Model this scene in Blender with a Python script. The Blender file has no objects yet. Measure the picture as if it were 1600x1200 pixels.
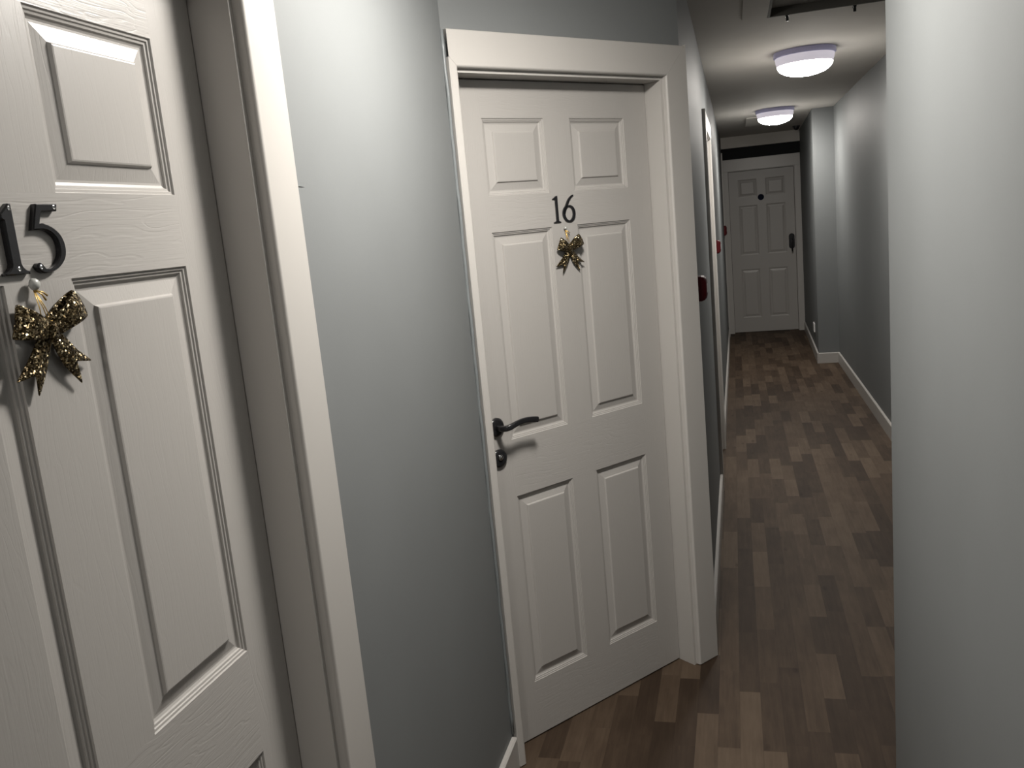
import bpy, bmesh, math, random
from math import sin, cos, pi, radians
from mathutils import Vector, Matrix
from mathutils.geometry import tessellate_polygon

random.seed(7)
SC = bpy.context.scene
COL = SC.collection

# ------------------------------------------------------------------ materials
def new_mat(name):
    m = bpy.data.materials.new(name)
    m.use_nodes = True
    nt = m.node_tree
    b = nt.nodes['Principled BSDF']
    return m, nt, b

def nd(nt, t, **kw):
    n = nt.nodes.new(t)
    for k, v in kw.items():
        setattr(n, k, v)
    return n

def math_node(nt, op, a, b=None):
    n = nd(nt, 'ShaderNodeMath', operation=op)
    for i, v in enumerate((a, b)):
        if v is None:
            continue
        if isinstance(v, (int, float)):
            n.inputs[i].default_value = v
        else:
            nt.links.new(v, n.inputs[i])
    return n.outputs[0]

def ramp(nt, fac, stops):
    r = nd(nt, 'ShaderNodeValToRGB')
    el = r.color_ramp.elements
    while len(el) < len(stops):
        el.new(0.5)
    for e, (p, c) in zip(el, stops):
        e.position = p
        e.color = (*c, 1)
    nt.links.new(fac, r.inputs['Fac'])
    return r.outputs['Color']

def paint(name, colour, rough=0.5, spec=0.5, bump=0.0, scale=60.0, mottle=0.03):
    m, nt, b = new_mat(name)
    tc = nd(nt, 'ShaderNodeTexCoord')
    n = nd(nt, 'ShaderNodeTexNoise')
    n.inputs['Scale'].default_value = scale
    n.inputs['Detail'].default_value = 4
    nt.links.new(tc.outputs['Object'], n.inputs['Vector'])
    n2 = nd(nt, 'ShaderNodeTexNoise')
    n2.inputs['Scale'].default_value = 3.0
    n2.inputs['Detail'].default_value = 3
    nt.links.new(tc.outputs['Object'], n2.inputs['Vector'])
    lo = tuple(c * (1 - mottle) for c in colour)
    hi = tuple(min(1, c * (1 + mottle)) for c in colour)
    nt.links.new(ramp(nt, n2.outputs['Fac'], [(0.3, lo), (0.7, hi)]), b.inputs['Base Color'])
    b.inputs['Roughness'].default_value = rough
    b.inputs['Specular IOR Level'].default_value = spec
    if bump:
        bp = nd(nt, 'ShaderNodeBump')
        bp.inputs['Strength'].default_value = bump
        bp.inputs['Distance'].default_value = 0.001
        nt.links.new(n.outputs['Fac'], bp.inputs['Height'])
        nt.links.new(bp.outputs['Normal'], b.inputs['Normal'])
    return m

def grain_paint(name, colour, axis, rough=0.40, strength=0.6):
    """painted, wood-grain embossed door skin; the grain runs along local axis"""
    m, nt, b = new_mat(name)
    tc = nd(nt, 'ShaderNodeTexCoord')
    warp = nd(nt, 'ShaderNodeTexNoise')
    warp.inputs['Scale'].default_value = 5.0
    warp.inputs['Detail'].default_value = 2
    nt.links.new(tc.outputs['Object'], warp.inputs['Vector'])
    mp = nd(nt, 'ShaderNodeMapping')
    sc = (1.1, 30, 30) if axis == 'X' else (30, 30, 1.1)
    mp.inputs['Scale'].default_value = sc
    add = nd(nt, 'ShaderNodeVectorMath', operation='MULTIPLY_ADD')
    nt.links.new(warp.outputs['Color'], add.inputs[0])
    add.inputs[1].default_value = (0.05, 0.05, 0.05)
    nt.links.new(tc.outputs['Object'], add.inputs[2])
    nt.links.new(add.outputs[0], mp.inputs['Vector'])
    big = nd(nt, 'ShaderNodeTexNoise')
    big.inputs['Scale'].default_value = 1.0
    big.inputs['Detail'].default_value = 2
    nt.links.new(mp.outputs[0], big.inputs['Vector'])
    rings = math_node(nt, 'FRACT', math_node(nt, 'MULTIPLY', big.outputs['Fac'], 9.0))
    groove = ramp(nt, rings, [(0.0, (0, 0, 0)), (0.10, (0, 0, 0)), (0.22, (1, 1, 1)), (0.92, (1, 1, 1)), (1.0, (0, 0, 0))])
    mp2 = nd(nt, 'ShaderNodeMapping')
    mp2.inputs['Scale'].default_value = (14, 420, 420) if axis == 'X' else (420, 420, 14)
    nt.links.new(tc.outputs['Object'], mp2.inputs['Vector'])
    fine = nd(nt, 'ShaderNodeTexNoise')
    fine.inputs['Scale'].default_value = 1.0
    fine.inputs['Detail'].default_value = 3
    nt.links.new(mp2.outputs[0], fine.inputs['Vector'])
    h = math_node(nt, 'ADD', math_node(nt, 'MULTIPLY', groove, 0.28), math_node(nt, 'MULTIPLY', fine.outputs['Fac'], 0.7))
    bp = nd(nt, 'ShaderNodeBump')
    bp.inputs['Strength'].default_value = strength
    bp.inputs['Distance'].default_value = 0.0006
    nt.links.new(h, bp.inputs['Height'])
    nt.links.new(bp.outputs['Normal'], b.inputs['Normal'])
    b.inputs['Base Color'].default_value = (*colour, 1)
    b.inputs['Roughness'].default_value = rough
    return m

WALLC = (0.168, 0.177, 0.179)
M = {}
M['wall'] = paint('grey_blue_wall_paint', WALLC, rough=0.60, spec=0.35, bump=0.10, scale=240)
M['ceiling'] = paint('ceiling_paint', (0.70, 0.67, 0.625), rough=0.85, spec=0.2, bump=0.15, scale=140)
M['trim'] = paint('white_gloss_trim', (0.450, 0.434, 0.412), rough=0.36, spec=0.5, bump=0.03, scale=90, mottle=0.015)
M['door_v'] = grain_paint('white_door_stile_grain', (0.388, 0.373, 0.355), 'Z', strength=0.42)
M['door_h'] = grain_paint('white_door_rail_grain', (0.388, 0.373, 0.355), 'X')
M['door_m'] = paint('white_door_moulding', (0.388, 0.373, 0.355), rough=0.36, spec=0.5, bump=0.0, mottle=0.01)
M['caulk'] = paint('caulk_bead', (0.17, 0.185, 0.19), rough=0.3, spec=0.5, bump=0.3, scale=50)
M['black_metal'] = paint('black_nickel', (0.018, 0.018, 0.02), rough=0.22, spec=0.7)
M['black_metal'].node_tree.nodes['Principled BSDF'].inputs['Metallic'].default_value = 0.25
M['chrome'] = paint('chrome_edge', (0.6, 0.6, 0.6), rough=0.15)
M['chrome'].node_tree.nodes['Principled BSDF'].inputs['Metallic'].default_value = 1.0
M['dark_grey'] = paint('dark_grey_paint', (0.03, 0.03, 0.032), rough=0.4)
M['charcoal'] = paint('charcoal_board', (0.012, 0.013, 0.014), rough=0.7, spec=0.2)
M['lining_shade'] = paint('shaded_hatch_lining', (0.16, 0.155, 0.14), rough=0.8, spec=0.2)  # shade inside the hatch recess, put into the lining's colour
M['red'] = paint('red_plastic', (0.085, 0.004, 0.007), rough=0.5, spec=0.25)
M['white_plastic'] = paint('white_plastic', (0.72, 0.71, 0.70), rough=0.35)
M['lavender'] = paint('pale_lavender_plastic', (0.50, 0.49, 0.74), rough=0.4)
M['navy'] = paint('navy_sign_vinyl', (0.004, 0.007, 0.022), rough=0.7, spec=0.1)
M['hatch'] = paint('hatch_board_paint', (0.33, 0.32, 0.30), rough=0.8, spec=0.2)
M['gold_thread'] = paint('gold_thread', (0.62, 0.42, 0.14), rough=0.35)
M['gold_thread'].node_tree.nodes['Principled BSDF'].inputs['Metallic'].default_value = 0.7
M['pin'] = paint('milky_pin_plastic', (0.42, 0.43, 0.41), rough=0.35)

def emissive(name, colour, strength, base=(0.8, 0.8, 0.8)):
    m, nt, b = new_mat(name)
    b.inputs['Base Color'].default_value = (*base, 1)
    b.inputs['Emission Color'].default_value = (*colour, 1)
    b.inputs['Emission Strength'].default_value = strength
    b.inputs['Roughness'].default_value = 0.4
    return m
LAMP, LAMP_NEAR = 212.0, 288.0
def lit_diffuser(name, colour, strength, rim=0.35):
    # brightest under the LED board in the middle, weaker towards the rim
    m, nt, b = new_mat(name)
    tc = nd(nt, 'ShaderNodeTexCoord')
    ln = nd(nt, 'ShaderNodeVectorMath', operation='LENGTH')
    mpn = nd(nt, 'ShaderNodeMapping')
    mpn.inputs['Scale'].default_value = (1, 1, 0)
    nt.links.new(tc.outputs['Object'], mpn.inputs['Vector'])
    nt.links.new(mpn.outputs[0], ln.inputs[0])
    mr = nd(nt, 'ShaderNodeMapRange')
    mr.inputs['From Min'].default_value = 0.06
    mr.inputs['From Max'].default_value = 0.148
    mr.inputs['To Min'].default_value = strength
    mr.inputs['To Max'].default_value = strength * rim
    nt.links.new(ln.outputs['Value'], mr.inputs['Value'])
    b.inputs['Base Color'].default_value = (0.8, 0.8, 0.8, 1)
    b.inputs['Emission Color'].default_value = (*colour, 1)
    nt.links.new(mr.outputs[0], b.inputs['Emission Strength'])
    return m
M['diffuser'] = lit_diffuser('lit_opal_diffuser', (1.0, 0.95, 0.885), LAMP, 0.10)
M['diffuser_near'] = lit_diffuser('bright_lit_opal_diffuser', (1.0, 0.95, 0.885), LAMP_NEAR, 0.09)
M['drum'] = emissive('opal_drum_side', (0.97, 0.90, 1.0), 0.44, base=(0.40, 0.39, 0.42))

M['diffuser_rear'] = lit_diffuser('rear_lit_opal_diffuser', (1.0, 0.95, 0.885), 170.0, 0.3)

def glitter():
    m, nt, b = new_mat('gold_glitter')
    tc = nd(nt, 'ShaderNodeTexCoord')
    v = nd(nt, 'ShaderNodeTexVoronoi')
    v.inputs['Scale'].default_value = 520.0
    nt.links.new(tc.outputs['Object'], v.inputs['Vector'])
    nt.links.new(ramp(nt, math_node(nt, 'FRACT', math_node(nt, 'MULTIPLY', v.outputs['Color'], 3.7)),
                      [(0.0, (0.030, 0.021, 0.010)), (0.60, (0.085, 0.062, 0.030)), (0.86, (0.30, 0.23, 0.125)), (1.0, (0.80, 0.70, 0.48))]), b.inputs['Base Color'])
    sub = nd(nt, 'ShaderNodeVectorMath', operation='SUBTRACT')
    nt.links.new(v.outputs['Color'], sub.inputs[0])
    sub.inputs[1].default_value = (0.5, 0.5, 0.5)
    geo = nd(nt, 'ShaderNodeNewGeometry')
    ma = nd(nt, 'ShaderNodeVectorMath', operation='MULTIPLY_ADD')
    nt.links.new(sub.outputs[0], ma.inputs[0])
    ma.inputs[1].default_value = (1.5, 1.5, 1.5)
    nt.links.new(geo.outputs['Normal'], ma.inputs[2])
    no = nd(nt, 'ShaderNodeVectorMath', operation='NORMALIZE')
    nt.links.new(ma.outputs[0], no.inputs[0])
    nt.links.new(no.outputs[0], b.inputs['Normal'])
    b.inputs['Metallic'].default_value = 0.9
    b.inputs['Roughness'].default_value = 0.28
    return m
M['glitter'] = glitter()

def wood_floor():
    m, nt, b = new_mat('brown_strip_floor')
    tc = nd(nt, 'ShaderNodeTexCoord')
    sep = nd(nt, 'ShaderNodeSeparateXYZ')
    nt.links.new(tc.outputs['Object'], sep.inputs[0])
    SW = 0.066
    xs = math_node(nt, 'DIVIDE', math_node(nt, 'ADD', sep.outputs['X'], 5.0), SW)
    xi = math_node(nt, 'FLOOR', xs)
    xf = math_node(nt, 'FRACT', xs)
    wn = nd(nt, 'ShaderNodeTexWhiteNoise', noise_dimensions='1D')
    nt.links.new(xi, wn.inputs['W'])
    ln = math_node(nt, 'ADD', math_node(nt, 'MULTIPLY', wn.outputs['Value'], 0.20), 0.26)
    wn2 = nd(nt, 'ShaderNodeTexWhiteNoise', noise_dimensions='1D')
    nt.links.new(math_node(nt, 'ADD', xi, 71.3), wn2.inputs['W'])
    ys = math_node(nt, 'DIVIDE', math_node(nt, 'ADD', sep.outputs['Y'], math_node(nt, 'ADD', math_node(nt, 'MULTIPLY', wn2.outputs['Value'], 3.0), 9.0)), ln)
    yi = math_node(nt, 'FLOOR', ys)
    yf = math_node(nt, 'FRACT', ys)
    cmb = nd(nt, 'ShaderNodeCombineXYZ')
    nt.links.new(xi, cmb.inputs['X'])
    nt.links.new(yi, cmb.inputs['Y'])
    wn3 = nd(nt, 'ShaderNodeTexWhiteNoise', noise_dimensions='2D')
    nt.links.new(cmb.outputs[0], wn3.inputs['Vector'])
    tone = wn3.outputs['Value']
    # grain: noise stretched along Y, offset per strip
    off = nd(nt, 'ShaderNodeVectorMath', operation='MULTIPLY_ADD')
    nt.links.new(wn3.outputs['Color'], off.inputs[0])
    off.inputs[1].default_value = (13, 17, 11)
    nt.links.new(tc.outputs['Object'], off.inputs[2])
    mp = nd(nt, 'ShaderNodeMapping')
    mp.inputs['Scale'].default_value = (70, 5, 1)
    nt.links.new(off.outputs[0], mp.inputs['Vector'])
    gr = nd(nt, 'ShaderNodeTexNoise')
    gr.inputs['Scale'].default_value = 1.0
    gr.inputs['Detail'].default_value = 6
    gr.inputs['Roughness'].default_value = 0.65
    nt.links.new(mp.outputs[0], gr.inputs['Vector'])
    mp2 = nd(nt, 'ShaderNodeMapping')
    mp2.inputs['Scale'].default_value = (14, 6, 1)
    nt.links.new(off.outputs[0], mp2.inputs['Vector'])
    bl = nd(nt, 'ShaderNodeTexNoise')
    bl.inputs['Scale'].default_value = 1.0
    bl.inputs['Detail'].default_value = 3
    nt.links.new(mp2.outputs[0], bl.inputs['Vector'])
    t = math_node(nt, 'ADD', math_node(nt, 'MULTIPLY', tone, 0.62),
                  math_node(nt, 'ADD', math_node(nt, 'MULTIPLY', math_node(nt, 'SUBTRACT', gr.outputs['Fac'], 0.5), 0.55),
                            math_node(nt, 'MULTIPLY', math_node(nt, 'ADD', bl.outputs['Fac'], 0.02), 0.45)))
    col = ramp(nt, t, [(0.08, (0.025, 0.0157, 0.0098)), (0.35, (0.042, 0.0275, 0.0178)), (0.62, (0.067, 0.0455, 0.0300)), (0.95, (0.106, 0.076, 0.052))])
    # knots
    vk = nd(nt, 'ShaderNodeTexVoronoi')
    vk.inputs['Scale'].default_value = 1.0
    mpk = nd(nt, 'ShaderNodeMapping')
    mpk.inputs['Scale'].default_value = (9, 4, 1)
    nt.links.new(off.outputs[0], mpk.inputs['Vector'])
    nt.links.new(mpk.outputs[0], vk.inputs['Vector'])
    kn = ramp(nt, vk.outputs['Distance'], [(0.03, (0.45, 0.40, 0.36)), (0.12, (1, 1, 1))])
    mx = nd(nt, 'ShaderNodeMix', data_type='RGBA', blend_type='MULTIPLY')
    mx.inputs[0].default_value = 0.8
    nt.links.new(col, mx.inputs[6])
    nt.links.new(kn, mx.inputs[7])
    # fine seams between strips
    ex = math_node(nt, 'MINIMUM', xf, math_node(nt, 'SUBTRACT', 1.0, xf))
    seam = math_node(nt, 'GREATER_THAN', ex, 0.012)
    sv = math_node(nt, 'ADD', math_node(nt, 'MULTIPLY', seam, 0.18), 0.82)
    mx2 = nd(nt, 'ShaderNodeMix', data_type='RGBA', blend_type='MULTIPLY')
    mx2.inputs[0].default_value = 1.0
    nt.links.new(mx.outputs[2], mx2.inputs[6])
    nt.links.new(sv, mx2.inputs[7])
    nt.links.new(mx2.outputs[2], b.inputs['Base Color'])
    b.inputs['Roughness'].default_value = 0.65
    b.inputs['Specular IOR Level'].default_value = 0.2
    bp = nd(nt, 'ShaderNodeBump')
    bp.inputs['Strength'].default_value = 0.12
    bp.inputs['Distance'].default_value = 0.001
    nt.links.new(gr.outputs['Fac'], bp.inputs['Height'])
    nt.links.new(bp.outputs['Normal'], b.inputs['Normal'])
    return m
M['floor'] = wood_floor()

# ------------------------------------------------------------------ helpers
def link(name, bm, mats, parent=None, smooth=False, loc=None, rotz=None):
    me = bpy.data.meshes.new(name)
    bm.normal_update()
    bm.to_mesh(me)
    bm.free()
    if not isinstance(mats, (list, tuple)):
        mats = [mats]
    for m in mats:
        me.materials.append(m)
    if smooth:
        for p in me.polygons:
            p.use_smooth = True
    o = bpy.data.objects.new(name, me)
    COL.objects.link(o)
    if parent:
        o.parent = parent
    if loc is not None:
        o.location = loc
    if rotz is not None:
        o.rotation_euler = (0, 0, rotz)
    return o

def tag(o, label, cat, group=None, kind=None):
    o['label'] = label
    o['category'] = cat
    if group:
        o['group'] = group
    if kind:
        o['kind'] = kind
    return o

def root(name, loc, rotz=0.0):
    o = bpy.data.objects.new(name, None)
    o.empty_display_size = 0.05
    COL.objects.link(o)
    o.location = loc
    o.rotation_euler = (0, 0, rotz)
    return o

def box(bm, x0, x1, y0, y1, z0, z1, mat=0, bevel=0.0):
    r = bmesh.ops.create_cube(bm, size=1.0)
    vs = r['verts']
    for v in vs:
        v.co = Vector((x0 + (v.co.x + .5) * (x1 - x0), y0 + (v.co.y + .5) * (y1 - y0), z0 + (v.co.z + .5) * (z1 - z0)))
    fs = {f for v in vs for f in v.link_faces}
    for f in fs:
        f.material_index = mat
    if bevel:
        es = {e for v in vs for e in v.link_edges}
        bmesh.ops.bevel(bm, geom=list(es), offset=bevel, segments=2, affect='EDGES', profile=0.5)

def prism(bm, pts, w0, w1, plane='XZ'):
    """extrude a 2D outline (plane XZ: depth along -Y from w0 to w1; plane XY: along Z)"""
    def P(p, w):
        return Vector((p[0], -w, p[1])) if plane == 'XZ' else Vector((p[0], p[1], w))
    a = [bm.verts.new(P(p, w0)) for p in pts]
    b = [bm.verts.new(P(p, w1)) for p in pts]
    n = len(pts)
    bm.faces.new(a)
    bm.faces.new(list(reversed(b)))
    for i in range(n):
        bm.faces.new((a[i], b[i], b[(i + 1) % n], a[(i + 1) % n]))
    bmesh.ops.recalc_face_normals(bm, faces=bm.faces[:])
    return b

def bevelled_prism(bm, pts, w0, w1, c):
    """outline extruded towards the viewer with a chamfered front edge"""
    n = len(pts)
    area = sum(pts[i][0] * pts[(i + 1) % n][1] - pts[(i + 1) % n][0] * pts[i][1] for i in range(n))
    if area < 0:
        pts = list(reversed(pts))
    ins = []
    for i in range(n):
        p0, p1, p2 = Vector(pts[i - 1]), Vector(pts[i]), Vector(pts[(i + 1) % n])
        d1, d2 = (p1 - p0).normalized(), (p2 - p1).normalized()
        n1, n2 = Vector((-d1.y, d1.x)), Vector((-d2.y, d2.x))
        m = (n1 + n2)
        if m.length < 1e-6:
            m = n1
        m.normalize()
        k = c / max(0.45, m.dot(n1))
        ins.append(p1 + m * k)
    A = [bm.verts.new((p[0], -w0, p[1])) for p in pts]
    B = [bm.verts.new((p[0], -(w1 - c), p[1])) for p in pts]
    Cc = [bm.verts.new((p[0], -w1, p[1])) for p in ins]
    for i in range(n):
        j = (i + 1) % n
        bm.faces.new((A[i], A[j], B[j], B[i]))
        bm.faces.new((B[i], B[j], Cc[j], Cc[i]))
    for tri in tessellate_polygon([[Vector((v.co.x, v.co.z, 0)) for v in Cc]]):
        bm.faces.new([Cc[k] for k in tri])
    for tri in tessellate_polygon([[Vector((v.co.x, v.co.z, 0)) for v in A]]):
        bm.faces.new([A[k] for k in tri])
    bmesh.ops.recalc_face_normals(bm, faces=bm.faces[:])

def tube(bm, pts, r, seg=8, cap=True):
    rings = []
    pts = [Vector(p) for p in pts]
    rad = r if isinstance(r, (list, tuple)) else [r] * len(pts)
    for i, p in enumerate(pts):
        d = (pts[min(i + 1, len(pts) - 1)] - pts[max(i - 1, 0)]).normalized()
        up = Vector((0, 1, 0)) if abs(d.y) < 0.9 else Vector((1, 0, 0))
        a = d.cross(up).normalized()
        b = d.cross(a)
        rings.append([bm.verts.new(p + (a * cos(2 * pi * k / seg) + b * sin(2 * pi * k / seg)) * rad[i]) for k in range(seg)])
    for i in range(len(rings) - 1):
        for k in range(seg):
            bm.faces.new((rings[i][k], rings[i][(k + 1) % seg], rings[i + 1][(k + 1) % seg], rings[i + 1][k]))
    if cap:
        bm.faces.new(rings[0])
        bm.faces.new(list(reversed(rings[-1])))
    bmesh.ops.recalc_face_normals(bm, faces=bm.faces[:])

def lathe(bm, prof, seg=48, axis='Z', c=(0, 0, 0)):
    """prof: list of (radius, height); axis Z, or -Y for things on a door face"""
    rings = []
    c = Vector(c)
    for r, h in prof:
        ring = []
        if r < 1e-6:
            p = Vector((0, 0, h)) if axis == 'Z' else Vector((0, -h, 0))
            ring = [bm.verts.new(c + p)]
        else:
            for k in range(seg):
                a = 2 * pi * k / seg
                p = Vector((r * cos(a), r * sin(a), h)) if axis == 'Z' else Vector((r * cos(a), -h, r * sin(a)))
                ring.append(bm.verts.new(c + p))
        rings.append(ring)
    for a, b in zip(rings, rings[1:]):
        for k in range(seg):
            j = (k + 1) % seg
            if len(a) == 1 and len(b) == 1:
                continue
            if len(a) == 1:
                bm.faces.new((a[0], b[k], b[j]))
            elif len(b) == 1:
                bm.faces.new((a[k], a[j], b[0]))
            else:
                bm.faces.new((a[k], a[j], b[j], b[k]))
    bmesh.ops.recalc_face_normals(bm, faces=bm.faces[:])

# ------------------------------------------------------------------ layout numbers (metres)
H16, Y16, TH = -0.2583, 2.9040, 0.9057            # hinge edge of door 16 and its wall's direction
TX, TY = cos(TH), sin(TH)
NX, NY = sin(TH), -cos(TH)
WALL_L = -0.703                                   # near left wall (door 15)
REC = 0.067                                       # door face to wall face
CEIL = 2.40
BB_H = 0.10
PIER_X, PIER_Y = 0.333, 2.10
RIGHT_X = 0.935
JOG_Y = 8.775
END_Y = 11.15
W, H = 0.762, 1.981
GAP = 0.006
def diag(u, d):                                   # point on the diagonal wall
    return Vector((H16 + TX * u + NX * d, Y16 + TY * u + NY * d))
u_left = (WALL_L - H16 - NX * REC) / TX           # concave corner
CL = diag(u_left, REC)
U_OUT = 0.112
CR = diag(U_OUT - 0.012, REC)                     # convex corner, start of the corridor's left wall
LEFT_X0, LEFT_X1 = CR.x, -0.115
PHI = math.atan2(END_Y - CR.y, LEFT_X1 - LEFT_X0)  # direction of the corridor's left wall

# ------------------------------------------------------------------ walls
def wall(name, a, b, label, openings=(), height=CEIL, thick=0.12, z0=0.0):
    """wall from a to b, its face on the right-hand side of the direction a->b; openings = (s0, s1, top)"""
    a, b = Vector(a), Vector(b)
    L = (b - a).length
    ang = math.atan2((b - a).y, (b - a).x)
    bm = bmesh.new()
    cuts = sorted(openings)
    s = 0.0
    for s0, s1, top in cuts:
        box(bm, s, s0, 0, thick, z0, height)
        box(bm, s0, s1, 0, thick, top, height)
        s = s1
    box(bm, s, L, 0, thick, z0, height)
    o = link(name, bm, M['wall'], loc=(a.x, a.y, 0), rotz=ang)
    return tag(o, label, 'wall', kind='structure')

OPEN_TOP = GAP + H + 0.028
def opening(s_hinge):
    return (s_hinge - W - 0.028, s_hinge + 0.028, OPEN_TOP)

BACK_Y = -3.6
HY15 = 1.210
wall('wall_left', (WALL_L, BACK_Y), (WALL_L, CL.y), 'grey-blue wall on the left between door 15 and door 16', [opening(HY15 - BACK_Y)])
dl = (CR - CL).length
wall('wall_diagonal', CL, CR, 'grey-blue angled wall holding door 16', [opening(-u_left)])
SIDE_Y0 = 4.83                                    # near casing edge of the side door
s_side = (SIDE_Y0 - CR.y) / sin(PHI) + 0.112 + W
wall('wall_corridor_left', CR, (LEFT_X1, END_Y), 'long grey-blue left wall of the far corridor', [opening(s_side)])
E_HINGE = 0.722
wall('wall_end', (LEFT_X1, END_Y), (0.80, END_Y), 'dim grey end wall around the far white door', [opening(E_HINGE - LEFT_X1)])
wall('wall_far_right', (0.80, END_Y), (0.7451, JOG_Y + 0.005), 'dark grey wall right of the far white door')
wall('wall_jog', (0.745, JOG_Y), (RIGHT_X, JOG_Y), 'narrow grey wall return facing along the corridor')
DY = PIER_Y + (RIGHT_X - PIER_X) * 1.276
wall('wall_right', (RIGHT_X, JOG_Y), (RIGHT_X, DY), 'long grey right wall of the far corridor')
wall('wall_diagonal_right', (RIGHT_X, DY), (PIER_X, PIER_Y), 'hidden angled grey wall behind the near right wall')
wall('wall_near_right', (PIER_X, PIER_Y), (PIER_X, BACK_Y), 'pale lit grey wall filling the right side')
wall('wall_back', (PIER_X, BACK_Y), (WALL_L, BACK_Y), 'grey wall closing the near corridor')

# floor and ceiling
bm = bmesh.new()
box(bm, -1.3, 1.4, BACK_Y - 0.2, END_Y + 0.3, -0.06, 0.0)
tag(link('floor', bm, M['floor']), 'brown wood-strip floor of the corridor', 'floor', kind='structure')

HX0, HX1, HYa, HYb = 0.185, 0.82, 3.62, 4.29      # loft hatch opening
bm = bmesh.new()
X0, X1, Y0, Y1 = -1.3, 1.4, BACK_Y - 0.2, END_Y + 0.3
for q in ((X0, HX0, Y0, Y1), (HX1, X1, Y0, Y1), (HX0, HX1, Y0, HYa), (HX0, HX1, HYb, Y1)):
    box(bm, q[0], q[1], q[2], q[3], CEIL, CEIL + 0.12)
tag(link('ceiling', bm, M['ceiling']), 'off-white corridor ceiling', 'ceiling', kind='structure')

# ------------------------------------------------------------------ baseboards
def baseboard(name, a, b, label, t=0.015, h=BB_H, e0=0.0, e1=0.0):
    a, b = Vector(a), Vector(b)
    L = (b - a).length
    ang = math.atan2((b - a).y, (b - a).x)
    bm = bmesh.new()
    prof = [(0, 0), (-t, 0), (-t, h - 0.004), (-t + 0.004, h), (0, h)]
    va = [bm.verts.new((-e0, p[0], p[1])) for p in prof]
    vb = [bm.verts.new((L + e1, p[0], p[1])) for p in prof]
    for i in range(5):
        bm.faces.new((va[i], va[(i + 1) % 5], vb[(i + 1) % 5], vb[i]))
    bm.faces.new(va)
    bm.faces.new(vb)
    bmesh.ops.recalc_face_normals(bm, faces=bm.faces[:])
    return tag(link(name, bm, M['trim'], loc=(a.x, a.y, 0), rotz=ang), label, 'baseboard', kind='structure')

baseboard('baseboard_left', (WALL_L, HY15 + U_OUT + 0.001), (WALL_L, CL.y - 0.004), 'white baseboard at the foot of the wall left of door 16')
def lp(s):                                        # point along the corridor's left wall
    return CR + Vector((cos(PHI), sin(PHI))) * s
s_cas0, s_cas1 = s_side - W - U_OUT, s_side + U_OUT
baseboard('baseboard_corridor_left', lp(0.02), lp(s_cas0 - 0.002), 'white baseboard on the corridor left wall before the side door')
baseboard('baseboard_corridor_left_far', lp(s_cas1 + 0.002), lp((END_Y - CR.y) / sin(PHI) - 0.30), 'white baseboard on the corridor left wall past the side door')
baseboard('baseboard_far_right', (0.80, END_Y - 0.02), (0.745, JOG_Y), 'white baseboard beside the far white door', e1=0.015)
baseboard('baseboard_jog', (0.745, JOG_Y), (RIGHT_X, JOG_Y), 'short white baseboard across the wall return', e0=0.015)
baseboard('baseboard_right', (RIGHT_X, JOG_Y - 0.015), (RIGHT_X, DY + 0.03), 'long white baseboard at the foot of the right wall')
# ------------------------------------------------------------------ doors
COLS = [-0.655, -0.4315, -0.3305, -0.1020]
ROWS = [0.185, 0.791, 0.966, 1.571, 1.672, 1.885]
# moulding profile: (inset from the panel's edge, depth below the door face)
PROF = [(0.000, 0.0000), (0.0012, 0.0026), (0.0045, 0.0030), (0.0056, 0.0050), (0.0088, 0.0056), (0.0100, 0.0080), (0.0135, 0.0098),
        (0.0165, 0.0099), (0.0360, 0.0056), (0.0385, 0.0016), (0.0405, 0.0010)]

def leaf_mesh():
    bm = bmesh.new()
    T = 0.044
    xs = [-W] + COLS + [0.0]
    zs = [0.0] + [r - GAP for r in ROWS] + [H]
    def quad(p, mat):
        f = bm.faces.new([bm.verts.new(v) for v in p])
        f.material_index = mat
    panel_cols, panel_rows = (1, 3), (1, 3, 5)
    for i in range(5):
        for j in range(7):
            x0, x1, z0, z1 = xs[i], xs[i + 1], zs[j], zs[j + 1]
            if i in panel_cols and j in panel_rows:
                for (a, da), (b, db) in zip(PROF, PROF[1:]):
                    A = [(x0 + a, da, z0 + a), (x1 - a, da, z0 + a), (x1 - a, da, z1 - a), (x0 + a, da, z1 - a)]
                    B = [(x0 + b, db, z0 + b), (x1 - b, db, z0 + b), (x1 - b, db, z1 - b), (x0 + b, db, z1 - b)]
                    for k in range(4):
                        l = (k + 1) % 4
                        quad((A[k], A[l], B[l], B[k]), 2 if a < 0.0165 or a > 0.03 else 0)
                e, d = PROF[-1]
                quad(((x0 + e, d, z0 + e), (x1 - e, d, z0 + e), (x1 - e, d, z1 - e), (x0 + e, d, z1 - e)), 0)
            else:
                stile = i in (0, 4) or (i == 2 and j in panel_rows)
                quad(((x0, 0, z0), (x1, 0, z0), (x1, 0, z1), (x0, 0, z1)), 0 if stile else 1)
    # edges and back
    quad(((-W, 0, 0), (-W, 0, H), (-W, T, H), (-W, T, 0)), 2)
    quad(((0, 0, 0), (0, T, 0), (0, T, H), (0, 0, H)), 2)
    quad(((-W, 0, H), (0, 0, H), (0, T, H), (-W, T, H)), 2)
    quad(((-W, 0, 0), (-W, T, 0), (0, T, 0), (0, 0, 0)), 2)
    quad(((-W, T, 0), (-W, T, H), (0, T, H), (0, T, 0)), 2)
    bmesh.ops.remove_doubles(bm, verts=bm.verts[:], dist=1e-5)
    bmesh.ops.recalc_face_normals(bm, faces=bm.faces[:])
    return bm

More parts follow.
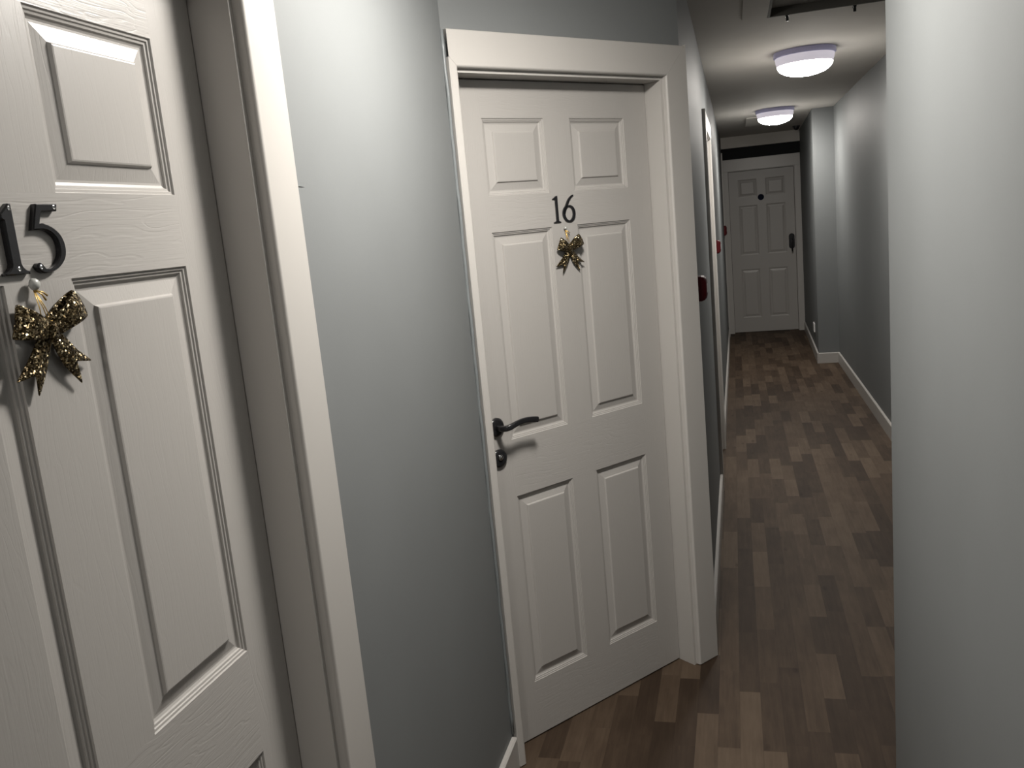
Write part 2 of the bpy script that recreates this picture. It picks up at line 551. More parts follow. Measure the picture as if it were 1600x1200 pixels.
_leaf = None
def door(name, loc, ang, label):
    """the leaf's mesh is the door; its origin is the hinge corner, its face looks along local -Y"""
    global _leaf
    if _leaf is None:
        _leaf = link(name, leaf_mesh(), [M['door_v'], M['door_h'], M['door_m']])
        o = _leaf
    else:
        o = bpy.data.objects.new(name, _leaf.data)
        COL.objects.link(o)
    o.location = (loc[0], loc[1], GAP)
    o.rotation_euler = (0, 0, ang)
    return tag(o, label, 'door', kind='structure')

CT = 0.018                                        # casing thickness
CIN = 0.010                                       # casing set back from the lining's face
def casing_profile(w, extra=()):
    r = 0.007
    pts = [(0.0, 0.0)]
    for k in range(6):
        a = k / 5 * pi / 2
        pts.append((r - r * cos(a), CT - r + r * sin(a)))
    pts += [(e, CT) for e in sorted(extra) if r < e < w - 0.003]
    pts += [(w - 0.0025, CT), (w, CT - 0.0025), (w, 0.0)]
    return pts

def door_frame(name, loc, ang, label, wl=0.099, wr=0.099, wt=0.092, z_bottom=0.0):
    """lining and casing; local axes as the door leaf (x=0 the hinge edge, face along -Y)"""
    t = root(name, (loc[0], loc[1], 0), ang)
    tag(t, label, 'door frame', kind='structure')
    xl, xr, zt = -W - 0.003, 0.003, GAP + H + 0.003
    # lining: two jambs and a head, with a door stop behind the leaf
    for x0, x1 in ((xl - 0.024, xl), (xr, xr + 0.024)):
        bm = bmesh.new()
        box(bm, x0, x1, -REC, 0.10, 0.0, zt + 0.022, bevel=0.0008)
        link('jamb_lining', bm, M['trim'], t)
    bm = bmesh.new()
    box(bm, xl, xr, -REC, 0.10, zt, zt + 0.022, bevel=0.0008)
    link('head_lining', bm, M['trim'], t)
    bm = bmesh.new()
    y0, y1 = 0.0455, 0.075
    box(bm, xl, xl + 0.014, y0, y1, 0, zt - 0.014)
    box(bm, xr - 0.014, xr, y0, y1, 0, zt - 0.014)
    box(bm, xl, xr, y0, y1, zt - 0.014, zt)
    link('door_stop', bm, M['trim'], t)
    # casing legs and head with mitres
    zc = zt + CIN
    def leg(xi, sgn, w):
        bm = bmesh.new()
        pr = casing_profile(w)
        a = [bm.verts.new((xi + sgn * p[0], -REC - p[1], z_bottom)) for p in pr]
        b = [bm.verts.new((xi + sgn * p[0], -REC - p[1], zc + p[0] - 0.0006)) for p in pr]
        n = len(pr)
        for i in range(n):
            bm.faces.new((a[i], a[(i + 1) % n], b[(i + 1) % n], b[i]))
        bm.faces.new(a)
        bm.faces.new(b)
        bmesh.ops.recalc_face_normals(bm, faces=bm.faces[:])
        link('side_casing', bm, M['trim'], t)
    leg(xl - CIN, -1, wl)
    leg(xr + CIN, 1, wr)
    bm = bmesh.new()
    pr = casing_profile(wt, (wl, wr))
    a = [bm.verts.new((xl - CIN - min(p[0], wl), -REC - p[1], zc + p[0])) for p in pr]
    b = [bm.verts.new((xr + CIN + min(p[0], wr), -REC - p[1], zc + p[0])) for p in pr]
    n = len(pr)
    for i in range(n):
        bm.faces.new((a[i], a[(i + 1) % n], b[(i + 1) % n], b[i]))
    bm.faces.new(a)
    bm.faces.new(b)
    bmesh.ops.recalc_face_normals(bm, faces=bm.faces[:])
    link('head_casing', bm, M['trim'], t)
    return t

HX15 = WALL_L - REC - 0.0015
d15 = door('door_1', (HX15, HY15), pi / 2, 'white six-panel door numbered 15 at the left, a gold bow on it')
d16 = door('door_2', (H16, Y16), TH, 'white six-panel door numbered 16 in the angled wall')
sp = lp(s_side) + Vector((-sin(PHI), cos(PHI))) * REC
d_side = door('door_3', sp, PHI, 'white door recessed in the corridor left wall, seen almost edge-on')
d_end = door('door_4', (E_HINGE, END_Y + 0.05), 0.0, 'dim white six-panel door at the far end of the corridor')

door_frame('trim_1', (HX15, HY15), pi / 2, 'white frame and casing around door 15')
WL16 = -u_left - W - 0.003 - CIN - 0.005
door_frame('trim_2', (H16, Y16), TH, 'white frame and casing around door 16', wl=WL16, wr=0.099, wt=0.094, z_bottom=0.004)
door_frame('trim_3', sp, PHI, 'white frame of the recessed door in the corridor left wall')

# the far door's frame is shallower: leaf only 50 mm back
def far_frame():
    t = root('trim_4', (E_HINGE, END_Y + 0.05, 0), 0.0)
    tag(t, 'plain white frame around the dim far door', 'door frame', kind='structure')
    xl, xr, zt = -W - 0.003, 0.003, GAP + H + 0.003
    for x0, x1 in ((xl - 0.024, xl), (xr, xr + 0.024)):
        bm = bmesh.new()
        box(bm, x0, x1, -0.05, 0.08, 0, zt + 0.022)
        link('jamb_lining', bm, M['trim'], t)
    bm = bmesh.new()
    box(bm, xl, xr, -0.05, 0.08, zt, zt + 0.022)
    link('head_lining', bm, M['trim'], t)
    x_l = LEFT_X1 - E_HINGE + 0.004
    x_r = 0.80 - E_HINGE - 0.004
    bm = bmesh.new(); box(bm, x_l, xl - 0.006, -0.068, -0.05, 0, zt + 0.006, bevel=0.002); link('side_casing', bm, M['trim'], t)
    bm = bmesh.new(); box(bm, xr + 0.006, x_r, -0.068, -0.05, 0, zt + 0.006, bevel=0.002); link('side_casing', bm, M['trim'], t)
    bm = bmesh.new(); box(bm, x_l, x_r, -0.068, -0.05, zt + 0.006, 2.135, bevel=0.002); link('head_casing', bm, M['trim'], t)
far_frame()

# caulk bead in the corner left of door 16's casing
bm = bmesh.new()
cz = GAP + H + 0.013 + 0.094
n = 40
pts = []
for k in range(n + 1):
    z = 0.11 + (cz - 0.11) * k / n
    j = 0.0012 * sin(k * 2.1) + 0.0008 * sin(k * 5.3)
    pts.append((CL.x + 0.003 + j, CL.y - 0.003 - j, z))
tube(bm, pts, 0.0050, 8)
tag(link('trim_5', bm, M['caulk'], smooth=True), 'glossy painted caulk bead left of the door 16 casing', 'caulk', kind='structure')

# white boxed strip above the far door, under the ceiling
bm = bmesh.new()
box(bm, LEFT_X1 + 0.002, 0.80 - 0.002, END_Y - 0.05, END_Y - 0.001, 2.268, CEIL - 0.001)
tag(link('trim_6', bm, M['ceiling']), 'off-white boxed strip above the far door', 'boxing', kind='structure')
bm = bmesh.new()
box(bm, LEFT_X1 + 0.002, 0.80 - 0.002, END_Y - 0.012, END_Y - 0.001, 2.137, 2.267)  # near-black board over the end wall above the door frame
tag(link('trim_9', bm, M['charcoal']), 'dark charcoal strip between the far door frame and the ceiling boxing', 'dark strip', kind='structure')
# pale batten in the far left corner
bm = bmesh.new()
q = lp((END_Y - CR.y) / sin(PHI) - 0.28)
box(bm, q.x, q.x + 0.018, q.y, q.y + 0.07, 0, 2.21, bevel=0.002)
tag(link('trim_7', bm, M['trim']), 'thin pale upright batten on the left wall by the far door', 'batten', kind='structure')
# small crack of paint beside the casing of door 15
bm = bmesh.new()
prism(bm, [(0, 0), (0.012, 0.0004), (0.026, -0.0006), (0.013, -0.0010)], 0, 0.0006)
o = link('trim_8', bm, M['dark_grey'], loc=(WALL_L, 1.346, 1.6822), rotz=pi / 2)
tag(o, 'short dark crack in the paint beside the door 15 casing', 'crack', kind='structure')

# ------------------------------------------------------------------ numbers on the doors
def smooth_closed(pts, n=6):
    out = []
    N = len(pts)
    for i in range(N):
        p0, p1, p2, p3 = (Vector(pts[(i + k - 1) % N]) for k in range(4))
        for k in range(n):
            t = k / n
            out.append(0.5 * ((2 * p1) + (p2 - p0) * t + (2 * p0 - 5 * p1 + 4 * p2 - p3) * t * t + (3 * p1 - p0 - 3 * p2 + p3) * t ** 3))
    return [(p.x, p.y) for p in out]

def open_spline(pts, n=8):
    pts = [Vector(p) for p in pts]
    out = []
    P = [pts[0] * 2 - pts[1]] + pts + [pts[-1] * 2 - pts[-2]]
    for i in range(1, len(P) - 2):
        p0, p1, p2, p3 = P[i - 1:i + 3]
        for k in range(n):
            t = k / n
            out.append(0.5 * ((2 * p1) + (p2 - p0) * t + (2 * p0 - 5 * p1 + 4 * p2 - p3) * t * t + (3 * p1 - p0 - 3 * p2 + p3) * t ** 3))
    out.append(pts[-1])
    return [(p.x, p.y) for p in out]

def digit(name, outline, parent, thick, chamfer, screws=(), label=None):
    bm = bmesh.new()
    bevelled_prism(bm, [(p[0], p[1] - GAP) for p in outline], 0.0, thick, chamfer)
    o = link(name, bm, M['black_metal'], parent)
    if label:
        o['label'] = label
    for sx, sz in screws:
        bm = bmesh.new()
        lathe(bm, [(0.0024, thick - 0.0006), (0.0026, thick + 0.0003), (0.0020, thick + 0.0006), (0.0012, thick + 0.0001), (0, thick + 0.0001)], 16, 'Y', (sx, 0, sz - GAP))
        link('screw', bm, M['chrome'], o)
    return o

one = [(-0.4245, 1.6475), (-0.4110, 1.6590), (-0.4068, 1.6590), (-0.4068, 1.5935), (-0.4052, 1.5895), (-0.4020, 1.5862), (-0.3968, 1.5836), (-0.3968, 1.5810),
       (-0.4318, 1.5810), (-0.4318, 1.5836), (-0.4262, 1.5862), (-0.4228, 1.5895), (-0.4212, 1.5935), (-0.4212, 1.6400), (-0.4245, 1.6420)]
digit('door_number', one, d15, 0.007, 0.0016, [(-0.4115, 1.6535), (-0.4128, 1.5872)])
outer = [(-0.3705, 1.6362), (-0.3630, 1.6360), (-0.3500, 1.6305), (-0.3405, 1.6210), (-0.3372, 1.6085), (-0.3402, 1.5960), (-0.3500, 1.5865), (-0.3620, 1.5812), (-0.3735, 1.5800)]
tail_end = [(-0.3800, 1.5815), (-0.3848, 1.5852), (-0.3855, 1.5895), (-0.3825, 1.5922), (-0.3780, 1.5915), (-0.3750, 1.5880), (-0.3715, 1.5850)]
inner = [(-0.3650, 1.5850), (-0.3560, 1.5900), (-0.3492, 1.5985), (-0.3468, 1.6085), (-0.3492, 1.6185), (-0.3575, 1.6265), (-0.3690, 1.6295), (-0.3825, 1.6290)]
curve = open_spline(outer + tail_end + inner, 5)
five = [(-0.3720, 1.6585), (-0.3392, 1.6585), (-0.3412, 1.6500), (-0.3652, 1.6498)] + curve
five = [(-0.3720, 1.6585), (-0.3392, 1.6585), (-0.3412, 1.6500), (-0.3652, 1.6496)] + curve
digit('door_number', five, d15, 0.007, 0.0013, [(-0.3455, 1.6543), (-0.3810, 1.5872)])

one16 = [(-0.4235, 1.6510), (-0.4215, 1.6530), (-0.4085, 1.6605), (-0.4035, 1.6612), (-0.4035, 1.5880), (-0.4015, 1.5858), (-0.3955, 1.5840), (-0.3955, 1.5818),
         (-0.4235, 1.5818), (-0.4235, 1.5840), (-0.4155, 1.5858), (-0.4130, 1.5880), (-0.4130, 1.6500), (-0.4160, 1.6505)]
digit('door_number', one16, d16, 0.004, 0.0008)
# six: outer contour, then the bowl's counter bridged in
bm = bmesh.new()
def six_mesh(bm, th):
    # centre line of the stroke with a width: stem sweeping into a closed bowl
    stem = [(-0.3400, 1.6600), (-0.3490, 1.6560), (-0.3600, 1.6455), (-0.3690, 1.6310), (-0.3785, 1.6150), (-0.3818, 1.6060)]
    bowl = [(-0.3615 + 0.0205 * cos(a), 1.6062 + 0.0228 * sin(a)) for a in [pi - 0.02 + k * 2 * pi / 40 for k in range(41)]]
    def stroke(pts, wfun, closed):
        n = len(pts)
        L, R_ = [], []
        for i in range(n):
            if closed:
                d = Vector(pts[(i + 1) % (n - 1)]) - Vector(pts[(i - 1) % (n - 1)])
            else:
                d = Vector(pts[min(i + 1, n - 1)]) - Vector(pts[max(i - 1, 0)])
            d.normalize()
            nn = Vector((-d.y, d.x))
            w = wfun(i / (n - 1), d)
            L.append(Vector(pts[i]) + nn * w)
            R_.append(Vector(pts[i]) - nn * w)
        for i in range(n - 1):
            quadp = [L[i], L[i + 1], R_[i + 1], R_[i]]
            a = [bm.verts.new((p.x, 0, p.y - GAP)) for p in quadp]
            b = [bm.verts.new((p.x, -th, p.y - GAP)) for p in quadp]
            bm.faces.new(b)
            bm.faces.new((a[0], a[1], b[1], b[0]))
            bm.faces.new((a[2], a[3], b[3], b[2]))
            if not closed and i in (0, n - 2):
                k0, k1 = (3, 0) if i == 0 else (1, 2)
                bm.faces.new((a[k0], a[k1], b[k1], b[k0]))
    stroke(open_spline(stem, 6), lambda t, d: 0.0012 + 0.0040 * t ** 0.7, False)
    stroke(bowl, lambda t, d: 0.0021 + 0.0028 * abs(d.y), True)
    bmesh.ops.remove_doubles(bm, verts=bm.verts[:], dist=1e-6)
    bmesh.ops.recalc_face_normals(bm, faces=bm.faces[:])
six_mesh(bm, 0.004)
link('door_number', bm, M['black_metal'], d16)

# ------------------------------------------------------------------ handle of door 16
def make_handle(parent):
    h = bpy.data.objects.new('door_handle', None)
    COL.objects.link(h)
    h.parent = parent
    h['label'] = 'black nickel curved lever handle'
    cx, cz = -0.709, 1.015 - GAP
    bm = bmesh.new()
    lathe(bm, [(0, 0), (0.026, 0), (0.027, 0.004), (0.0255, 0.008), (0.020, 0.0095), (0, 0.0095)], 40, 'Y', (cx, 0, cz))
    link('rose', bm, M['black_metal'], h, smooth=True)
    bm = bmesh.new()
    lathe(bm, [(0.0268, 0.0), (0.0288, 0.0), (0.0288, 0.0030), (0.0280, 0.0038), (0.0268, 0.0038)], 40, 'Y', (cx, 0, cz))
    r_ = link('rose_ring', bm, M['chrome'], h, smooth=True)
    # lever: neck out of the rose, then a flattened blade sweeping to the right
    path = [(cx, -0.006, cz, .0095, .0095), (cx, -0.030, cz, .0088, .0088), (cx + 0.002, -0.044, cz + 0.001, .0088, .009),
            (cx + 0.010, -0.052, cz + 0.003, .0082, .009), (cx + 0.026, -0.055, cz + 0.008, .0062, .0085), (cx + 0.046, -0.055, cz + 0.013, .0050, .0080),
            (cx + 0.068, -0.055, cz + 0.0145, .0048, .0082), (cx + 0.090, -0.055, cz + 0.0125, .0050, .0086), (cx + 0.112, -0.055, cz + 0.008, .0050, .0090), (cx + 0.118, -0.055, cz + 0.0064, .0044, .0086)]
    bm = bmesh.new()
    rings = []
    seg = 16
    P = [Vector(p[:3]) for p in path]
    for i, p in enumerate(path):
        d = (P[min(i + 1, len(P) - 1)] - P[max(i - 1, 0)]).normalized()
        upv = Vector((0, 0, 1))
        a = d.cross(upv).normalized()
        b = a.cross(d).normalized()
        ring = []
        for k in range(seg):
            c_, s_ = cos(2 * pi * k / seg), sin(2 * pi * k / seg)
            c_ = math.copysign(abs(c_) ** 0.6, c_)
            s_ = math.copysign(abs(s_) ** 0.6, s_)
            ring.append(bm.verts.new(P[i] + a * c_ * p[3] + b * s_ * p[4]))
        rings.append(ring)
    for r0, r1 in zip(rings, rings[1:]):
        for k in range(seg):
            bm.faces.new((r0[k], r0[(k + 1) % seg], r1[(k + 1) % seg], r1[k]))
    bm.faces.new(rings[0])
    bm.faces.new(rings[-1])
    bmesh.ops.recalc_face_normals(bm, faces=bm.faces[:])
    lv = link('lever', bm, M['black_metal'], h, smooth=True)
    md = lv.modifiers.new('sub', 'SUBSURF')
    md.levels = md.render_levels = 2
    return h
make_handle(d16)
# thumb-turn below it
tt = bpy.data.objects.new('lock_escutcheon', None)
COL.objects.link(tt)
tt.parent = d16
tt['label'] = 'round black lock escutcheon under the lever'
ez = 0.922 - GAP
bm = bmesh.new()
lathe(bm, [(0, 0), (0.0265, 0), (0.0272, 0.004), (0.0255, 0.008), (0.020, 0.0095), (0.0, 0.0098)], 40, 'Y', (-0.709, 0, ez))
link('rose', bm, M['black_metal'], tt, smooth=True)
bm = bmesh.new()
lathe(bm, [(0.0085, 0.009), (0.0085, 0.0135), (0.0075, 0.0145), (0, 0.0148)], 24, 'Y', (-0.709, 0, ez + 0.004))
box(bm, -0.7102, -0.7078, -0.0152, -0.0140, ez + 0.000, ez + 0.008)
link('lock_cylinder', bm, M['chrome'], tt, smooth=True)

# ------------------------------------------------------------------ furniture of the far door
bm = bmesh.new()
lathe(bm, [(0, 0), (0.037, 0), (0.037, 0.001), (0.036, 0.0016), (0, 0.0016)], 40, 'Y', (-0.388, 0, 1.658 - GAP))
s_ = link('door_sign', bm, M['navy'], d_end)
s_['label'] = 'small round navy door sign'
h2 = bpy.data.objects.new('door_handle', None)
COL.objects.link(h2)
h2.parent = d_end
h2['label'] = 'black handle on a tall backplate'
bm = bmesh.new()
pts = []
hx, hz0, hz1, hr = -0.046, 1.005 - GAP, 1.190 - GAP, 0.034
for k in range(13):
    a = pi * k / 12
    pts.append((hx + hr * cos(a), hz1 - hr + hr * sin(a)))
for k in range(13):
    a = pi + pi * k / 12
    pts.append((hx + hr * cos(a), hz0 + hr + hr * sin(a)))
bevelled_prism(bm, pts, 0, 0.010, 0.003)
link('backplate', bm, M['black_metal'], h2)
bm = bmesh.new()
tube(bm, [(hx, -0.008, hz0 + 0.125), (hx, -0.030, hz0 + 0.125), (hx, -0.050, hz0 + 0.118), (hx, -0.055, hz0 + 0.09), (hx, -0.055, hz0 + 0.0), (hx, -0.052, hz0 - 0.03)], [0.010, 0.010, 0.011, 0.011, 0.010, 0.008], 12)
link('lever', bm, M['black_metal'], h2, smooth=True)

# ------------------------------------------------------------------ bows
def ribbon_loop(bm, ang, L, w0, w1, bulge, lean, base=0.012):
    ax = Vector((cos(ang), 0, sin(ang)))
    pv = Vector((-sin(ang), 0, cos(ang)))
    N, K = 30, 6
    rows_ = []
    for i in range(N + 1):
        t = i / N
        s = L * sin(pi * t) ** 0.85
        q = s / L
        out = base + bulge * cos(pi * t) * min(1.0, 1.25 * q ** 0.7)
        wd = w0 + (w1 - w0) * q
        row = []
        for k in range(K + 1):
            c = k / K - 0.5
            p = ax * (s + 0.001 * q * (1 - 4 * c * c)) + pv * (wd * c + lean * q * (cos(pi * t)))
            row.append(bm.verts.new((p.x, -(out + 0.002 * (1 - 4 * c * c)), p.z)))
        rows_.append(row)
    fs = []
    for a, b in zip(rows_, rows_[1:]):
        for k in range(K):
            fs.append(bm.faces.new((a[k], a[k + 1], b[k + 1], b[k])))

def ribbon_tail(bm, pts, w0, w1, notch, out0=0.010, out1=0.006):
    cl = open_spline(pts, 6)
    N, K = len(cl) - 1, 8
    for_rows = []
    for i in range(N + 1):
        row = []
        for k in range(K + 1):
            c = k / K - 0.5
            f = i / N * (1 - notch * (1 - abs(2 * c)))
            x = f * N
            j = min(int(x), N - 1)
            fr = x - j
            p = Vector(cl[j]) * (1 - fr) + Vector(cl[j + 1]) * fr
            d = (Vector(cl[j + 1]) - Vector(cl[j])).normalized()
            nn = Vector((-d.y, d.x))
            wd = w0 + (w1 - w0) * f
            p = p + nn * wd * c
            o = out0 + (out1 - out0) * f + 0.003 * (1 - 4 * c * c)
            row.append(bm.verts.new((p.x, -o, p.y)))
        for_rows.append(row)
    for a, b in zip(for_rows, for_rows[1:]):
        for k in range(K):
            bm.faces.new((a[k], a[k + 1], b[k + 1], b[k]))

def shell(o, t=0.0028):
    md = o.modifiers.new('shell', 'SOLIDIFY')
    md.thickness = t
    md.offset = 0
    md2 = o.modifiers.new('sub', 'SUBSURF')
    md2.levels = md2.render_levels = 1
    return o

def make_bow(loc, ang, label, pin_dx, pin_dz, loopL, loopR, tailL, tailR, tag_end=True):
    t = root('ribbon_bow', loc, ang)
    tag(t, label, 'bow', 'gold glitter bows hung on the doors')
    bm = bmesh.new(); ribbon_loop(bm, *loopL); shell(link('loop', bm, M['glitter'], t, smooth=True))
    bm = bmesh.new(); ribbon_loop(bm, *loopR); shell(link('loop', bm, M['glitter'], t, smooth=True))
    bm = bmesh.new(); ribbon_tail(bm, *tailL); shell(link('tail', bm, M['glitter'], t, smooth=True))
    bm = bmesh.new(); ribbon_tail(bm, *tailR); shell(link('tail', bm, M['glitter'], t, smooth=True))
    bm = bmesh.new()
    bmesh.ops.create_uvsphere(bm, u_segments=20, v_segments=12, radius=1.0)
    for v in bm.verts:
        v.co = Vector((v.co.x * 0.0085, v.co.y * 0.0060 - 0.017, v.co.z * 0.0110))
    link('knot', bm, M['glitter'], t, smooth=True)
    bm = bmesh.new()
    top = Vector((pin_dx, -0.005, pin_dz))
    for e in ((-0.004, -0.010, 0.006), (0.004, -0.012, 0.006), (0.009, -0.012, 0.008)):
        e = Vector(e)
        m_ = (top + e) / 2 + Vector((0.0008, -0.001, 0))
        tube(bm, [top, m_, e], 0.0006, 6)
    link('hanging_thread', bm, M['gold_thread'], t, smooth=True)
    bm = bmesh.new()
    for dx, dz in ((0.016, -0.010), (0.013, -0.015)):
        p0 = Vector((pin_dx + 0.002, -0.006, pin_dz - 0.003))
        p1 = Vector((pin_dx + dx, -0.008, pin_dz + dz))
        tube(bm, [p0, (p0 + p1) / 2 + Vector((0, -0.002, 0.001)), p1], [0.0008, 0.0009, 0.0013], 6)
    bmesh.ops.create_uvsphere(bm, u_segments=10, v_segments=8, radius=0.0022, matrix=Matrix.Translation((pin_dx + 0.003, -0.006, pin_dz - 0.003)))
    link('thread_knot', bm, M['gold_thread'], t, smooth=True)
    return t

def at_leaf(o, x, z, out=0.0):
    """world point from a door leaf's local x, height and distance in front of its face"""
    a = o.rotation_euler.z
    return (o.location.x + cos(a) * x + sin(a) * out, o.location.y + sin(a) * x - cos(a) * out, z)

def make_pin(o, x, z, label, r):
    p = root('push_pin', at_leaf(o, x, z), o.rotation_euler.z)
    tag(p, label, 'pin')
    bm = bmesh.new()
    lathe(bm, [(0.0, 0.0), (0.0007, 0.0), (0.0007, 0.0045), (0.0, 0.0045)], 8, 'Y')
    link('needle', bm, M['chrome'], p)
    bm = bmesh.new()
    lathe(bm, [(0, 0.004), (r * 0.75, 0.0042), (r, 0.006), (r * 0.97, 0.009), (r * 0.7, 0.0115), (r * 0.3, 0.0125), (0, 0.0128)], 24, 'Y')
    link('head', bm, M['pin'], p, smooth=True)
    return p

make_bow(at_leaf(d15, -0.3935, 1.5150), pi / 2, 'gold glitter bow hanging on door 15, below its number', -0.004, 0.0500,
         (radians(160), 0.046, 0.019, 0.040, 0.013, 0.002), (radians(26), 0.060, 0.019, 0.037, 0.013, 0.002),
         ([(-0.004, -0.004), (-0.012, -0.020), (-0.024, -0.040), (-0.040, -0.061)], 0.017, 0.036, 0.24),
         ([(0.008, -0.004), (0.018, -0.018), (0.031, -0.036), (0.055, -0.058)], 0.018, 0.034, 0.26))
make_pin(d15, -0.3965, 1.5690, 'milky push pin under the number 15', 0.0068)
make_bow(at_leaf(d16, -0.3800, 1.5000), TH, 'gold glitter bow hanging on door 16, below its number', -0.005, 0.0590,
         (radians(152), 0.043, 0.018, 0.040, 0.012, 0.002), (radians(28), 0.057, 0.018, 0.037, 0.012, 0.002),
         ([(-0.004, -0.004), (-0.010, -0.020), (-0.022, -0.038), (-0.042, -0.061)], 0.016, 0.036, 0.26),
         ([(0.007, -0.004), (0.016, -0.018), (0.029, -0.036), (0.054, -0.058)], 0.017, 0.034, 0.28))
make_pin(d16, -0.3850, 1.5640, 'tiny push pin under the number 16', 0.0045)

# ------------------------------------------------------------------ ceiling lights
def make_light(loc, label, lit='diffuser'):
    t = root('ceiling_light', loc)
    tag(t, label, 'ceiling light', 'round ceiling lights along the corridor')
    bm = bmesh.new()
    lathe(bm, [(0, 0), (0.166, 0), (0.168, -0.004), (0.168, -0.026), (0.163, -0.030), (0.150, -0.030)], 64)
    link('base_ring', bm, M['lavender'], t, smooth=False)
    bm = bmesh.new()
    lathe(bm, [(0.158, -0.028), (0.160, -0.034), (0.157, -0.055), (0.150, -0.074)], 64)
    link('drum', bm, M['drum'], t, smooth=True)
    bm = bmesh.new()
    R0, z0, dz = 0.150, -0.074, 0.062
    prof = [(R0 * cos(a), z0 - dz * sin(a)) for a in [k * pi / 2 / 10 for k in range(11)]]
    prof[-1] = (0.0, z0 - dz)
    lathe(bm, prof, 64)
    d_ = link('diffuser', bm, M[lit], t, smooth=True)
    d_['label'] = 'glowing white diffuser'
    return t
L1 = make_light((0.425, 5.36, CEIL), 'nearer of the two round lit ceiling lights in view')
L2 = make_light((0.400, 8.40, CEIL), 'farther round lit ceiling light, close to the far door')
L0 = make_light((-0.215, 1.62, CEIL), 'round lit ceiling light between door 16 and the near right wall', 'diffuser_near')
Lb = make_light((-0.185, -1.45, CEIL), 'round lit ceiling light in the near corridor, ahead of door 15', 'diffuser_rear')

# ------------------------------------------------------------------ loft hatch
t = root('loft_hatch', (HX0, HYa, CEIL))
tag(t, 'dark recessed loft hatch in the ceiling before the first light', 'hatch')
hw, hl = HX1 - HX0, HYb - HYa
bm = bmesh.new()
box(bm, 0.012, hw - 0.012, 0.012, hl - 0.012, 0.034, 0.052)
link('hatch_panel', bm, M['hatch'], t)
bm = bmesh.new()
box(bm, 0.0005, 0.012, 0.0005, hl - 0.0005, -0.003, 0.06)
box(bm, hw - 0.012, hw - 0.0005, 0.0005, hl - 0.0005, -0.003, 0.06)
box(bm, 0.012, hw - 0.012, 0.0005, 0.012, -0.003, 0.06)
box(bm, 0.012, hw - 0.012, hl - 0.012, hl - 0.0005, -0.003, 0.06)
link('hatch_lining', bm, M['lining_shade'], t)
bm = bmesh.new()
box(bm, -0.110, 0.0, -0.10, hl - 0.04, -0.005, -0.0005, bevel=0.0015)
link('hatch_side_board', bm, M['ceiling'], t)
for cx in (0.088, 0.372):
    bm = bmesh.new()
    box(bm, cx - 0.007, cx + 0.007, hl + 0.006, hl + 0.04, -0.006, -0.0005)
    box(bm, cx - 0.006, cx + 0.006, hl + 0.012, hl + 0.018, -0.026, -0.006)
    c_ = link('catch', bm, M['black_metal'], t)
# second small panel on the ceiling past the far light, underside tilted to catch that light
t = root('ceiling_panel', (0.16, 8.95, CEIL))
tag(t, 'small pale ceiling panel just beyond the farther light', 'panel')
bm = bmesh.new()
r = bmesh.ops.create_cube(bm, size=1.0)
for v in r['verts']:
    yy = (v.co.y + .5) * 0.66
    drop = 0.002 + 0.020 * (yy / 0.66)
    v.co = Vector(((v.co.x + .5) * 0.44, yy, -0.001 if v.co.z > 0 else -drop - 0.004))
link('panel_board', bm, M['ceiling'], t)
# dome sensor
t = root('ceiling_sensor', (0.725, 10.55, CEIL))
tag(t, 'small black dome sensor on the ceiling near the far door', 'sensor')
bm = bmesh.new()
lathe(bm, [(0, 0), (0.040, 0), (0.040, -0.010), (0.036, -0.014), (0, -0.014)], 32)
link('base', bm, M['dark_grey'], t, smooth=False)
bm = bmesh.new()
lathe(bm, [(0.030, -0.014), (0.029, -0.026), (0.022, -0.040), (0.010, -0.047), (0, -0.048)], 32)
link('dome', bm, M['black_metal'], t, smooth=True)

# ------------------------------------------------------------------ fire call points and socket
def call_point(y, z, label, hgt=0.094):
    s = (y - CR.y) / sin(PHI)
    p = lp(s)
    t = root('fire_call_point', (p.x, p.y, z), PHI)
    tag(t, label, 'call point', 'red fire call points on the corridor left wall')
    bm = bmesh.new()
    h = hgt / 2
    def rr(hw_, rad):
        pts = []
        for cx, cz, a0 in ((hw_ - rad, hw_ - rad, 0), (-hw_ + rad, hw_ - rad, pi / 2), (-hw_ + rad, -hw_ + rad, pi), (hw_ - rad, -hw_ + rad, 1.5 * pi)):
            for k in range(6):
                a = a0 + k / 5 * pi / 2
                pts.append((cx + rad * cos(a), cz + rad * sin(a)))
        return pts
    layers = [(0.0, h, 0.012), (0.014, h, 0.012), (0.024, h * 0.93, 0.014), (0.031, h * 0.78, 0.016), (0.034, h * 0.58, 0.016)]
    prev = None
    for w, hh, rad in layers:
        ring = [bm.verts.new((p_[0], -w, p_[1])) for p_ in rr(hh, rad)]
        if prev:
            n_ = len(ring)
            for k in range(n_):
                bm.faces.new((prev[k], prev[(k + 1) % n_], ring[(k + 1) % n_], ring[k]))
        else:
            bm.faces.new(ring)
        prev = ring
    bm.faces.new(prev)
    bmesh.ops.recalc_face_normals(bm, faces=bm.faces[:])
    link('housing', bm, M['red'], t)
    bm = bmesh.new()
    box(bm, -0.022, 0.022, -0.0352, -0.0338, -0.016, 0.016)
    link('press_plate', bm, M['white_plastic'], t)
    return t
call_point(3.37, 1.287, 'red fire call point nearest to door 16, on the corridor left wall')
call_point(6.45, 1.305, 'red fire call point just past the recessed side door')
call_point(10.70, 1.305, 'red fire call point farthest along, next to the far door', 0.115)

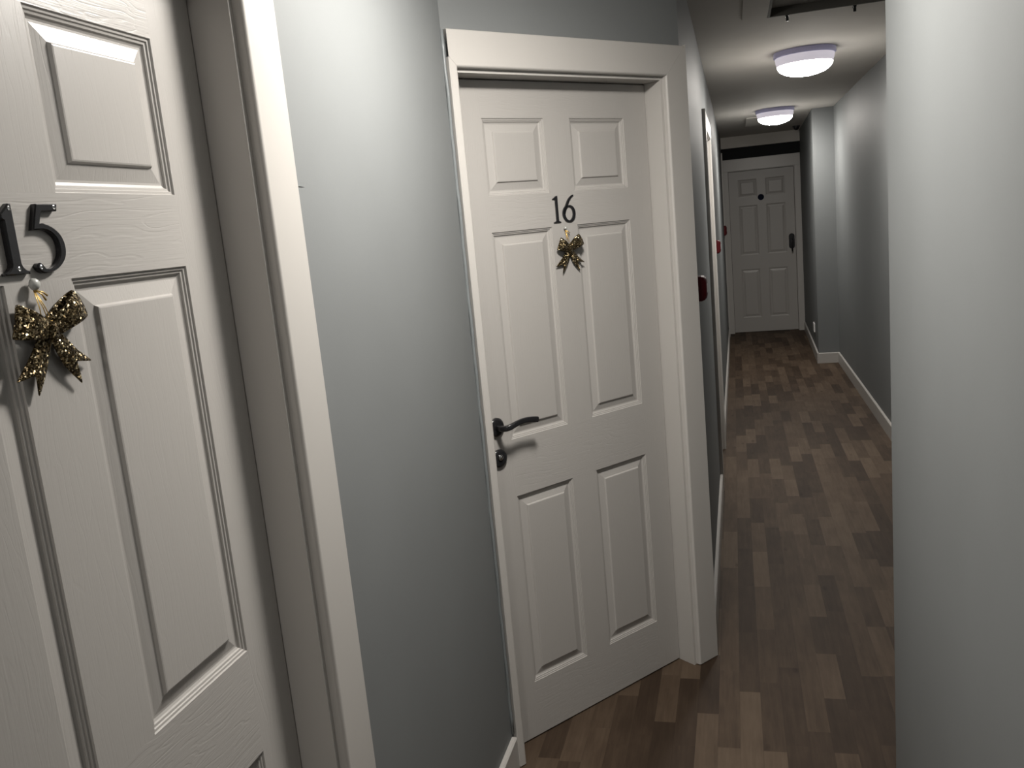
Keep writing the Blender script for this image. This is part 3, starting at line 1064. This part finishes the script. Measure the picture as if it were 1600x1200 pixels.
ys = 9.30
xs_ = 0.745 + 0.055 * (ys - JOG_Y) / (END_Y - JOG_Y)
angw = math.atan2(JOG_Y - END_Y, 0.745 - 0.80)
t = root('wall_socket', (xs_, ys, 0.285), angw)
tag(t, 'white socket low on the dark wall right of the far door', 'socket')
bm = bmesh.new()
box(bm, -0.075, 0.075, -0.012, 0.0, -0.045, 0.045, bevel=0.003)
link('face_plate', bm, M['white_plastic'], t)
for cx in (-0.036, 0.036):
    bm = bmesh.new()
    box(bm, cx - 0.004, cx + 0.004, -0.0126, -0.011, 0.010, 0.020)
    box(bm, cx - 0.014, cx - 0.008, -0.0126, -0.011, -0.010, -0.006)
    box(bm, cx + 0.008, cx + 0.014, -0.0126, -0.011, -0.010, -0.006)
    link('pin_holes', bm, M['dark_grey'], t)

# ------------------------------------------------------------------ world, camera, view
w = bpy.data.worlds.new('world')
SC.world = w
w.use_nodes = True
w.node_tree.nodes['Background'].inputs['Color'].default_value = (0, 0, 0, 1)

cam = bpy.data.cameras.new('camera')
cam.sensor_fit = 'HORIZONTAL'
cam.sensor_width = 36.0
cam.lens = 1346.675 / 1600 * 36.0
cam.clip_start = 0.02
co = bpy.data.objects.new('camera', cam)
COL.objects.link(co)
yaw, pitch, roll, hc = -0.263973, -0.179620, -0.094158, 1.582733
fw = Vector((sin(yaw) * cos(pitch), cos(yaw) * cos(pitch), sin(pitch)))
rt = Vector((cos(yaw), -sin(yaw), 0))
up = rt.cross(fw)
r2 = rt * cos(roll) + up * sin(roll)
u2 = up * cos(roll) - rt * sin(roll)
m = Matrix((r2, u2, -fw)).transposed().to_4x4()
m.translation = (0, 0, hc)
co.matrix_world = m
SC.camera = co

SC.view_settings.view_transform = 'Standard'
SC.view_settings.look = 'None'
SC.view_settings.gamma = 1.0
SC.view_settings.use_curve_mapping = False
SC.view_settings.exposure = 0.0
SC.cycles.use_denoising = True
SC.cycles.max_bounces = 12
SC.cycles.diffuse_bounces = 8
SC.cycles.caustics_reflective = False
SC.cycles.caustics_refractive = False
